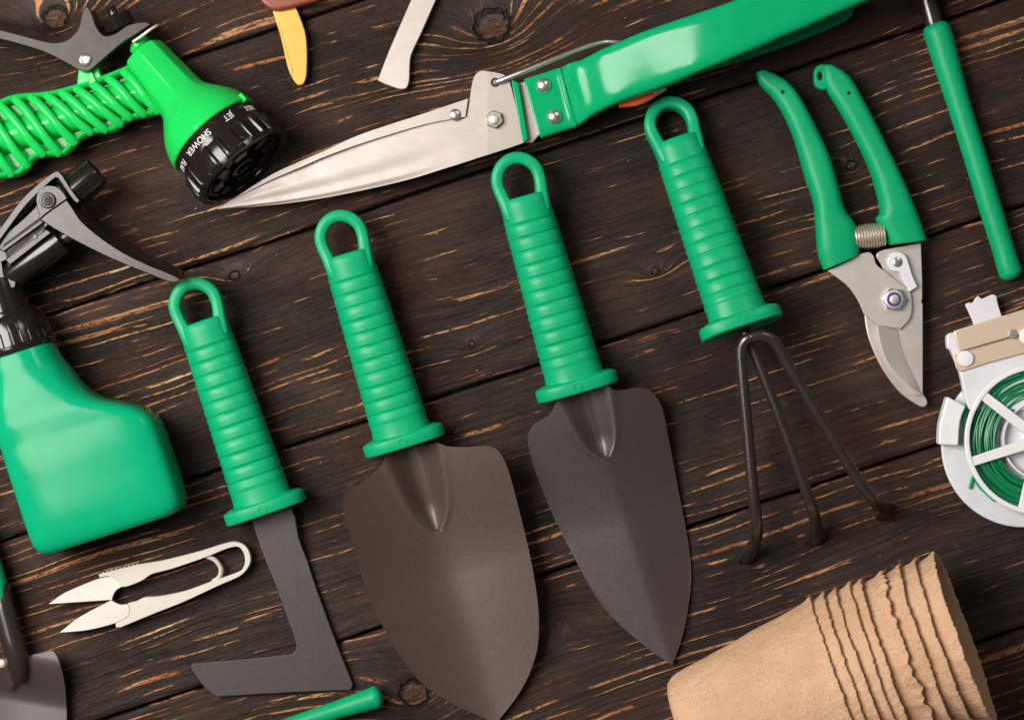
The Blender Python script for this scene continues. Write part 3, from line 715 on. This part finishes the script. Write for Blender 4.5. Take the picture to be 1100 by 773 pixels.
# lower (rear) blade
rear = [(250, 214), (278, 196), (298, 184.5), (322, 173.6), (347, 162.7), (384, 146), (420, 133.6), (453, 123), (503, 106), (500, 126), (484, 128.5), (456, 134), (420, 144.5), (383.6, 156), (347, 169.5), (325.5, 179), (292.7, 193), (265.5, 207)]
mk('rear_blade', prism(cr(rear, 4, True, {0, 8, 9, 17}), 32, 37, zf=lambda x, y: -8*(1-sst(240, 330, x))), 'steel_blade', T, bevel=1.2)
# front blade: hollow ground
up_e = [(234, 224), (265.5, 204), (292.7, 190.5), (325.5, 176.5), (347, 167), (383.6, 153.6), (420, 142), (456, 131.5), (484, 126), (497, 128), (500, 126), (502.5, 120), (507, 91), (509.5, 82.5), (513.5, 77.8), (519, 76.3), (540, 80), (547, 86)]
lo_e = [(234, 224.6), (274, 221.8), (311, 218), (347, 212.7), (384, 205.5), (420, 197.5), (448, 190.3), (474.5, 182), (508, 171.5), (512, 170), (516, 168.8), (522, 167), (527, 165.3), (531, 164), (536, 162.5), (556, 155.7), (564.5, 152.6)]
def zfb(t, u, x, y):
    e = (u+1)/2; t = min(1, max(0, (x-234)/290)); f = 1-sst(.6, .92, t)
    z = 27+7.2*t
    z += 0.7*math.exp(-((e-.44)/.16)**2)*sst(.02, .2, t)*f
    z -= 0.6*math.exp(-((e-.74)/.13)**2)*sst(.05, .3, t)*f
    return z-1.4*sst(.86, 1, e)*f
fb = mk('front_blade', surf(cr(up_e, 5), cr(lo_e, 5), zfb, 3.2, 170, 60, pair=True), 'steel_blade', T, sharp=60)
mk('link_hole', disc(P(532, 88.7, 33.6), (0, 0, 1), 5, 1), 'hole', fb)  # dark disc on the uncut blade, painted for the shade of a hole
mk('stop_pin', disc(P(489, 123.5, 36), (0, 0, 1), 6.5, 3, dome=3), 'chrome', T)
hexa = lambda x, y, r, a0=.3: [(x+r*math.cos(a0+k*math.pi/3), y+r*math.sin(a0+k*math.pi/3)) for k in range(6)]
nt = mk('nut', prism(hexa(530.5, 128.5, 10), 34, 41), 'chrome', T, bevel=1)
mk('bolt_end', disc(P(530.5, 128.5, 41), (0, 0, 1), 5.5, 4, dome=1.5), 'steel2', nt)
mk('green_edge', prism([(549, 86), (557, 90), (567.5, 151), (562, 154)], 20, 38), 'enamel', T, bevel=1.2)
mk('steel_web', prism([(553, 92), (566, 87), (584, 143), (580, 145), (572, 154), (564, 154)], 14, 28), 'steel', T, bevel=.8)
# enamelled channel handle
Lh = [(564, 85), (582, 79.5), (597, 74.5), (604, 72.5), (613, 68.5), (624, 65.5), (647, 54), (689, 36), (735, 20), (773, 7.5), (815, -8), (870, -24), (960, -55), (1060, -90)]
Rh = [(582.5, 149), (598, 144), (612, 139.5), (620, 137), (629, 131), (640, 124), (660, 114), (714, 94.5), (748, 80.5), (785, 65.5), (826, 48), (882, 24), (980, -18), (1085, -58)]
zc = [30, 30, 30, 32, 38, 42, 54, 66, 78, 84, 86, 86, 86, 86]
hz = [12, 12, 12, 14, 18, 20, 21, 21, 21, 21, 21, 21, 20, 20]
hn = mk('upper_handle', ribbon(Lh, Rh, zc, hz, 5, ex=5.5, n=56, c0=.05, c1=.3), 'enamel', T, sharp=50)
mk('handle_step', tube([P(601, 75, 43), P(609, 106, 44.5), P(618, 134, 43)], 3.0, 12), 'enamel', hn)
mk('handle_emboss', tube(cr([P(648, 56, 62), P(641, 62, 64), P(643, 78, 65), P(652, 96, 66), P(662, 103, 65)], 5), 3.4, 12, flat=.7), 'enamel', hn)
Ll = [(640, 118), (714, 95), (790, 68), (860, 38), (905, 16), (918, 8)]
Rl = [(650, 112), (720, 88), (795, 67), (865, 42.5), (907, 24), (914, 18)]
mk('lower_handle', ribbon([(x-8, y-14) for x, y in Ll], Rl, 18, 8, 4, ex=4, n=32, c0=.3, c1=.3), 'enamel', T, sharp=50)
for x, y in ((584, 92), (595.5, 125.5)):
    mk('rivet', disc(P(x, y, 41), (0, 0, 1), 8.2, 3, dome=5), 'chrome', T)
mk('wire_link', tube([P(*p) for p in cr([(531, 89, 30), (534, 88, 38), (560, 78, 42), (600, 62, 42), (632, 50, 40), (650, 45.5, 38), (664, 46, 34), (676, 46, 28)], 5)], 2.9, 14), 'chrome', T)
mk('latch', ribbon([(663, 106), (676, 103), (690, 99), (704, 94), (714, 91)], [(666, 116), (684, 114), (697, 108.5), (707, 102.5), (716, 97.5)], 50, 5, 4, ex=4, c0=.2, c1=.4), 'orange', T, sharp=50)
mk('latch_screw', disc(P(710, 94, 56), (0, 0, 1), 5, 4, dome=2), 'chrome', T)
mk('latch_screw', disc(P(704, 97, 56), (0, 0, 1), 4, 2, dome=1), 'chrome', T)

# ================================================================== pruners
T = thing('pruning_shears', 'open hand pruners with smooth green grips, coil spring and curved steel blades', 'secateurs', P(930, 260))
Lp = [(812, 80), (816, 91), (834, 111), (849, 139.6), (858, 167), (865, 192), (873.5, 217.5), (876, 243), (878.5, 272), (884, 289)]
Rp = [(823, 76), (833, 80), (848, 90), (862, 109), (878, 139.6), (890.5, 167), (900, 199), (907, 224), (919.5, 243), (923, 272)]
mk('grip', ribbon(Lp, Rp, [18, 18, 18, 18, 18, 19, 20, 20, 20, 20], [8, 10, 13, 15, 16, 17, 17, 16, 16, 14], 6, ex=2.8, n=36, c0=.45, c1=.08), 'green_soft', T, sharp=50)
Lq = [(883, 72), (884, 86), (887, 96), (899.6, 116), (914, 141.4), (927, 167), (936, 188.5), (943, 214), (945, 228), (941, 236), (954, 262)]
Rq = [(896, 71.5), (906, 77), (916, 87), (932, 116), (945, 141.4), (957.5, 167), (968, 188.5), (977.5, 210), (984, 226), (988, 236), (995, 257)]
g2 = mk('grip', ribbon(Lq, Rq, 19, [9, 11, 12, 14, 15, 16, 17, 17, 17, 16, 15], 6, ex=2.8, n=36, c0=.35, c1=.08), 'green_soft', T, sharp=50)
mk('strap_eye', prism(cr([(874, 78), (877, 72), (884, 70), (893, 74), (893, 90), (886, 97), (878, 95), (874.5, 90)], 3, True), 14, 26, holes=[circ(880.5, 82.5, 2.6, 16, 4.4)]), 'green_soft', g2, bevel=1.4)
mk('grip_hole', disc(P(840.5, 99, 31), (0, 0, 1), 1.9, 1.2, 16), 'hole', T)  # solid dark discs on both grips, shade of small holes as colour
mk('grip_hole', disc(P(911.5, 100, 31.5), (0, 0, 1), 1.9, 1.2, 16), 'hole', T)
# coil spring
a = P(918, 255, 22); b = P(951, 252, 22); dd = (b-a); n_ = 11*24; q1 = dd.normalized(); q2 = V((0, 0, 1)).cross(q1); pts = []
for i in range(n_+1):
    e = i/n_; f = e*11*2*math.pi; rr = 10.3+2.0*math.sin(math.pi*e); pts.append(a+dd*e+q2*(rr*math.cos(f))+V((0, 0, 1))*(rr*math.sin(f)))
mk('spring', tube(pts, 1.25, 8), 'spring', T)
# blades
rb = [(943, 271), (950, 268), (989, 261), (990.5, 300), (990.5, 321), (989.5, 324), (991, 327), (991, 425), (984, 424), (960, 390), (950, 330), (950, 296), (946, 284), (941, 276)]
mk('cutting_blade', prism(cr(rb, 3, True, {1, 2, 4, 5, 6, 7, 8}), 16, 20), 'steel2', T, bevel=.7)
hk = [(928, 336), (945, 345), (968, 368), (975, 390), (988, 418), (994, 427), (995.5, 433), (991, 437), (982, 433), (965, 420), (948, 397), (938, 377), (931, 357)]
mk('hooked_blade', prism(cr(hk, 4, True, {0}), 9, 14.5), 'steel2', T, bevel=1)
fbp = [(889, 291), (923.5, 273), (933, 271), (938, 275), (941, 284), (950, 291.4), (968, 306), (978, 314.5), (978, 340), (966, 354), (963.7, 352.5), (943, 350), (928, 337.5), (921, 322), (911, 308), (900, 299)]
fp = mk('blade_plate', prism(cr(fbp, 3, True, {0, 1, 9, 11, 12}), 20.5, 25), 'steel2', T, bevel=.9)
bev = surf(cr([(943, 350), (947, 372), (956, 392), (972, 410), (990, 423.5)], 5), cr([(964, 351), (967, 369), (974, 389), (983, 407), (990, 423.5)], 5), lambda t, u, x, y: 24.5-3.6*(u+1)/2*-1*-1, 3.6, 40, 12)
mk('ground_edge', bev, 'steel2', fp, sharp=30)
nt = mk('nut', prism(hexa(960.5, 321.5, 13, .1), 25, 33), 'chrome', T, bevel=1.2)
mk('nut_face', disc(P(960.5, 321.5, 33), (0, 0, 1), 10, 1.2), 'steel2', nt)
mk('nylon_ring', lathe(P(960.5, 321.5, 34), (0, 0, 1), [(0, 7.6), (1, 7.4), (1, 5.2), (0, 5)], 32, up=V((0, 1, 0))), 'blue', nt)
mk('bolt_end', disc(P(960.5, 321.5, 34), (0, 0, 1), 5, 2), 'steel2', nt)
lk = cr([(953, 282), (957, 273), (964, 270.5), (972, 274), (976, 283), (980, 296), (985.5, 308), (977, 313.5), (972, 305), (966, 292.5), (958, 290.5)], 4, True, {6, 7})
lo = mk('lock_lever', prism(lk, 21, 27), 'white', T, bevel=1.4)
mk('lock_pin', disc(P(964, 281.5, 26.5), (0, 0, 1), 5.6, 2, dome=1.4), 'chrome', lo)

# ================================================================== thread snips
T = thing('thread_snips', 'small cream plastic spring snips with two short pointed steel blades', 'snips', P(160, 630))
fr = [(107, 615.7), (122, 612), (149, 605.5), (176, 601), (217, 590.7), (240, 583.4), (253.6, 581), (265, 586), (270, 598.6), (267, 609), (258, 618), (235.5, 628), (199, 645), (167, 657.7), (131, 672.5), (126, 673), (125, 668), (132, 660), (137, 648), (147, 645), (156, 640.7), (172, 639.5), (199, 634), (231, 622.5), (251, 615.7), (260.5, 611), (264, 602), (262, 592), (256, 586.3), (244.5, 588.4), (222, 597.5), (185.5, 610), (164, 615.7), (153.6, 622.5), (140, 628), (132, 629), (126, 622), (118, 618), (108, 619.5)]
bf = mk('frame', prism(cr(fr, 4, True, {0, 14, 15, 16, 38}), 3, 17), 'cream', T, bevel=1.7, seg=3)
for k in range(9):
    x = 111+k*4.6; y = 615.0-k*1.12
    mk('finger_ridge', tube([P(x, y-.6, 5), P(x, y-.6, 15)], 1.0, 8), 'cream', bf)
    x = 131+k*4.2; y = 671.6-k*1.75
    mk('finger_ridge', tube([P(x, y+.6, 5), P(x, y+.6, 15)], 1.0, 8), 'cream', bf)
mk('spring_bow', tube([P(x, y, 10) for x, y in cr([(222, 597), (231, 601), (236.5, 608), (237.5, 614), (235, 620), (229, 624)], 5)], 2.6, 12, flat=1.6), 'cream', bf)
b1 = [(52, 648.6), (69.5, 636), (104, 621.3), (113, 619), (122, 618.8), (128, 622), (133, 629), (126, 633), (122.5, 638), (120.7, 644), (90, 646)]
b2 = [(64, 679), (85.5, 662), (120.5, 643.5), (124, 646), (131, 648.5), (137.5, 648), (140, 653), (138.5, 661), (124, 668.8), (108, 673.5), (90, 677)]
for b_, zz in ((b1, 12), (b2, 11)):
    mk('blade', prism(cr(b_, 3, True, {0, 6, 9, 2}), zz, zz+4.6 if zz == 12 else zz+6.4), 'steel', T, bevel=.6)

# ================================================================== twist-tie dispenser
T = thing('tie_dispenser', 'white plastic twist tie dispenser holding a reel of green garden wire', 'dispenser', P(1095, 470))
cx, cy = 1117, 472
base = mk('base_plate', prism([(1099+88*math.cos(a), 478+88*math.sin(a)) for a in [2*math.pi*k/96 for k in range(96)]], 2, 8), 'white', T, bevel=1.5)
bk = cr([(1016, 362), (1019, 358), (1025, 356.5), (1100, 335), (1150, 322), (1160, 420), (1120, 440), (1040, 440), (1035, 424), (1030, 400), (1020, 376), (1017, 374)], 3, True, {4, 5, 6, 7})
mk('backbone', prism(bk, 8, 20), 'white', T, bevel=1.6)
tab = cr([(1036.5, 327), (1040, 325), (1045, 325), (1047, 321), (1050.5, 317.5), (1054, 321), (1059, 319), (1066, 316), (1070, 318), (1072, 328), (1076, 340), (1046, 350), (1044, 343)], 2, True, {0, 4, 8, 10, 11})
mk('tab', prism(tab, 10, 16), 'white', T, bevel=1)
cut = mk('cutter_plate', prism(cr([(1023, 381), (1040, 377), (1150, 343), (1150, 366), (1060, 390), (1032, 399), (1027, 395)], 2, True, {0, 2, 3, 6}), 20, 23), 'nickel', T, bevel=.8)
mk('cutter_blade', prism([(1024, 355.5), (1100, 332), (1150, 318), (1150, 342), (1084, 362), (1031, 377)], 22, 27, holes=[circ(1088, 358.5, 4, 20)] if False else ()), 'nickel', cut, bevel=.9)
mk('cutter_hole', disc(P(1088, 358.5, 27), (0, 0, 1), 5, .8), 'steel', cut)
mk('plastic_rivet', disc(P(1037, 385, 23), (0, 0, 1), 8.4, 3.4), 'white2', T)
mk('plastic_rivet', disc(P(1103, 361, 27), (0, 0, 1), 8.4, 3.4), 'white2', T)
mk('retaining_clip', prism(cr([(1016, 425.5), (1036, 436), (1030, 452), (1028, 478), (1007, 477), (1008, 455)], 3, True, {0, 1, 3, 4}), 6, 24), 'white2', T, bevel=1.8, seg=3)
# the green wire windings and the spool
wires = G(); random.seed(3)
rl = thing  # (keep name short)
for k in range(22):
    r = 47+k*1.5; zz = 16+random.uniform(-2, 3); pts = []
    for i in range(97):
        a = 2*math.pi*i/96; q = P(cx, cy, zz); ww = r+.7*math.sin(a*2+k*1.7)+.5*math.sin(a*3+k)
        pts.append(q+V((ww*math.cos(a), ww*math.sin(a), 1.5*math.sin(a*3+k*2.1))))
    tube(pts, [1.15]*97, 8, cap=False, g=wires)
for k in range(17):
    r = 48+k*1.8; pts = []
    for i in range(97):
        a = 2*math.pi*i/96; q = P(cx, cy, 20.5); ww = r+2.2*math.sin(a+k*2.4)+1.0*math.sin(a*2+k)
        pts.append(q+V((ww*math.cos(a), ww*math.sin(a), 1.2*math.sin(a*2+k*1.3))))
    tube(pts, [1.15]*97, 8, cap=False, g=wires)
mk('wire_winding', wires, 'wire', T)
for pts, rr in (([(1040, 462, 12), (1036, 448, 13), (1037, 438, 14), (1043, 428, 15)], 2.2), ([(1042, 524, 10), (1046, 511, 12), (1052, 522, 11), (1068, 537, 11)], 1.8), ([(1062, 418, 22), (1076, 410, 24), (1096, 402, 24)], .9)):
    mk('wire_tail', tube([P(*p) for p in cr(pts, 6)], rr, 8), 'green', T)
sp = mk('spool_flange', prism(circ(cx, cy, 81, 96), 25, 29, holes=[circ(cx, cy, 75.5, 96)]), 'white2', T, bevel=1.2)
for ang_ in (38, -18, 218-360+78, 142, 198, 270-18):
    a = math.radians(180+ang_) if ang_ in (38, -18) else math.radians(ang_)
for a in (218, 162, 104, 46, -10, -68):
    a = math.radians(a); dx, dy = math.cos(a), math.sin(a); px, py = -dy, dx; h = 6
    q = [(cx+dx*15+px*h, cy+dy*15+py*h), (cx+dx*78+px*(h-1), cy+dy*78+py*(h-1)), (cx+dx*78-px*(h-1), cy+dy*78-py*(h-1)), (cx+dx*15-px*h, cy+dy*15-py*h)]
    mk('spool_spoke', prism(q, 24.4, 28.2), 'white2', sp, bevel=1)
mk('spool_hub', lathe(P(cx, cy, 8), (0, 0, 1), [(0, 20), (19, 20), (21, 19), (21, 10), (6, 9), (6, 2)], 48, up=V((0, 1, 0))), 'white2', sp)
mk('spool_core', lathe(P(cx, cy, 8), (0, 0, 1), [(0, 43), (14, 43), (14, 41), (3, 40.5), (3, 21)], 64, up=V((0, 1, 0))), 'white', sp)

# ================================================================== peat pots
def pot_mesh(k, cen, axd, seed):
    ragged = k == 5
    """rim centre cen, axis axd pointing out of the mouth"""
    rnd = random.Random(seed); ph = [rnd.uniform(0, 6.28) for _ in range(6)]
    H = 173; n = 420; up = V((0, 0, 1)); a = axd.normalized(); s = a.cross(up).normalized(); q = s.cross(a).normalized()
    def R(t): return 63+28.5*t/H
    rings = []
    def nz(f, t, amp): 
        return amp*noise.noise((math.cos(f)*2.2+seed*3.1, math.sin(f)*2.2, t*.018+seed))+amp*.6*noise.noise((math.cos(f)*7+seed, math.sin(f)*7, t*.06))+amp*.35*noise.noise((math.cos(f)*22+seed, math.sin(f)*22, t*.2))
    def edge(f):
        return 1.8*noise.noise((math.cos(f)*2.3, math.sin(f)*2.3, seed*7.7))+1.0*noise.noise((math.cos(f)*9, math.sin(f)*9, seed*3.3))+.8*noise.noise((math.cos(f)*30, math.sin(f)*30, seed*1.3))+.9*noise.noise((math.cos(f)*75, math.sin(f)*75, seed*1.9))+(4*noise.noise((math.cos(f)*14, math.sin(f)*14, seed)) if ragged else 0)
    def scal(f):   # soft dents in the lip
        return 1.1*noise.noise((math.cos(f)*4, math.sin(f)*4, seed*5.1+20))
    def ring(t, dr, rim=0.0, amp=1.2):
        r = []
        for j in range(n):
            f = 2*math.pi*j/n; tt = t+rim*edge(f); rr = R(t)+dr+nz(f, t, amp)+rim*scal(f)
            r.append(cen+a*(tt-H)+s*(rr*math.cos(f))+q*(rr*math.sin(f)))
        return r
    rings += [ring(0, -62), ring(0, -22), ring(.6, -9), ring(3, -4), ring(8, -1.2), ring(15, 0)]
    for t in np.linspace(24, H-14, 22): rings.append(ring(float(t), 0))
    rings += [ring(H-9, .2, .5), ring(H-5, 1.2, .8), ring(H-2.5, 2.2, 1), ring(H-.8, 2.6, 1), ring(H+.2, 1.9, 1), ring(H-.2, .2, 1), ring(H-1.5, -1.2, 1), ring(H-6, -2.4, .7), ring(H-12, -2.6, .3)]
    for t in np.linspace(H-24, 14, 12): rings.append(ring(float(t), -2.6))
    rings += [ring(6, -6), ring(4, -25), ring(4, -60)]
    return skin(rings)
N = 9; d2 = V((.937, .349, 0))
offs = [0, 14.5, 29, 45, 58, 82, 101, 120, 140]
labs = ['outermost brown peat pot, showing its whole side and narrow base', 'second rim of the nested peat pot stack counting from its base end', 'third rim of the nested peat pot stack counting from its base end',
        'fourth rim of the nested peat pot stack counting from its base end', 'fifth rim of the nested peat pot stack, just before the torn one', 'torn peat pot with ragged split rim near the middle of the stack',
        'peat pot rim directly after the torn one, third from the open mouth', 'peat pot rim just behind the innermost pot with the open mouth', 'innermost brown peat pot, its open mouth visible at the stack end']
for k in range(N):
    e = k/(N-1); tilt = math.radians(7+5*e)
    pc = P(904.5+131.5*offs[k]/140, 733-49*offs[k]/140, 95)
    axd = (d2*math.cos(tilt)+V((0, 0, math.sin(tilt))))
    pc.z = 93+3.5*e
    o = mk('peat_pot', pot_mesh(k, pc, axd, 1.37*k+.5+(4 if k == 5 else 0)), 'peat', None, base=tuple(P(800, 760, 0)), sharp=50)
    o['label'] = labs[k]; o['category'] = 'plant pot'; o['group'] = 'nested peat pots'

# ================================================================== knives at the top edge
T = thing('grafting_knife', 'folding knife with red brown wooden handle and rounded brass blade', 'knife', P(310, 20))
mk('blade', prism(cr([(290, 4), (316, 2), (328, 33), (330.5, 54), (330, 80), (327, 90), (321, 92.5), (316, 88), (311, 78), (303, 46)], 4, True, {0, 1}), 9, 13), 'brass', T, bevel=1.3, seg=3)
mk('blade_bevel', prism(cr([(298, 25), (301, 30), (308, 55), (314, 74), (313, 82), (309, 72), (303, 46)], 3, True, {0}), 12.4, 13.6), 'brass', T, bevel=.6)
mk('handle', ribbon([(281, -6), (287, 4), (300, 0), (320, -20)][:1]+[(272, -30), (262, -70)], [(352, -6), (352, -34), (345, -75)], 12, 11, 4, ex=3.2, c0=.0, c1=.3) if False else
   prism(cr([(262, -60), (275, -12), (280, 1), (287, 9), (297, 13), (316, 9.5), (345, 1), (420, -30), (430, -60)], 4, True, {0, 8}), 2, 22), 'rosewood', T, bevel=4, seg=4)
T = thing('square_ended_knife', 'narrow grey steel blade with a square tip lying alone on the planks', 'knife', P(440, 40))
mk('blade', prism(cr([(405.5, 87), (418, 54.5), (433, 20), (455, -30), (480, -80), (505, -80), (488, -40), (469, 0), (453, 36), (442, 60), (440.5, 75), (440, 87), (437, 95), (430, 96.5), (416, 92)], 4, True, {0, 4, 5}), 5, 10), 'steel', T, bevel=1)
mk('handle', ribbon([(478, -74), (500, -120), (540, -200)], [(508, -70), (532, -110), (575, -190)], 12, 11, 4, ex=3), 'rosewood', T)

# ================================================================== rods
T = thing('hand_rake', 'slim green plastic handle on a dark shaft, hanging down at the top right corner', 'tool handle', P(1045, 170))
q = [(1006, 32, 15.0), (1010, 44, 15.0), (1019, 75, 14.0), (1030, 112, 12.6), (1048, 170, 12.4), (1066, 230, 12.2), (1078, 268, 12.0), (1083, 285, 12.6), (1086, 293, 12.6)]
mk('handle', tube([P(x, y, 15) for x, y, r in cr(q, 5)], [p[2] for p in cr(q, 5)], 32), 'green_soft', T)
mk('shaft', tube([P(980, -60, 15), P(990, -20, 15), P(1002, 22, 15), P(1006, 36, 15)], 10, 28), 'rod', T)
T = thing('dibber', 'short green rod handle poking in at the bottom edge below the weeding knife', 'tool handle', P(350, 765))
q = [(200, 815, 8), (250, 799, 8), (300, 782, 8.3), (357, 763.5, 9.6), (390, 753, 11.4), (404, 748.5, 12.4)]
mk('handle', tube([P(x, y, 15) for x, y, r in cr(q, 5)], [p[2] for p in cr(q, 5)], 32), 'green_soft', T)

# ---- mini spade, bottom left
T = thing('mini_spade', 'small round-shouldered dark spade with green handle, cut off by the left edge', 'spade', P(20, 720))
sl = [(8, 704), (0, 712), (-14, 714), (-36, 716), (-48, 730), (-50, 760), (-40, 800), (-8, 850)]
sr = [(28, 702), (34, 706), (46, 703), (57, 699), (65, 715), (70.5, 745), (66, 790), (-8, 850)]
def zs(t, u, x, y):
    nx, ny = 19, 700; a = (x-nx)*-.18+(y-ny)*.984; s = (x-nx)*.984+(y-ny)*.18
    z = 20*(1-sst(0, .35, a/150))+5+.0022*s*s
    if a < 42:
        h = 15*math.sqrt(max(0, 1-(max(a, 0)/42)**2)); 
        if h > .5: e = abs(s)/h; z += 11*(1-sst(.2, 1.1, e))*(1-.4*max(a, 0)/42)
    return z
mk('blade', surf(cr(sl, 5), cr(sr, 5), zs, 3, 90, 70), 'paint2', T, sharp=60)
mk('shaft', tube([P(x, y, z) for x, y, z in ((-2, 630, 26), (4, 655, 26), (12, 685, 27), (17, 700, 27), (20, 716, 24), (21, 728, 19))], [12, 12, 12, 12, 11, 8], 28), 'rod', T)
mk('handle', tube([P(x, y, 26) for x, y in ((-60, 470), (-30, 560), (-12, 610), (-6, 632), (-4, 642))], [14, 14, 14.5, 15, 14.5], 28), 'green_soft', T)
mk('rivet', disc(P(2, 712, 22), (0, 0, 1), 5, 3, dome=3), 'nickel', T)

for o in scn.objects:
    if '_b' in o: del o['_b']
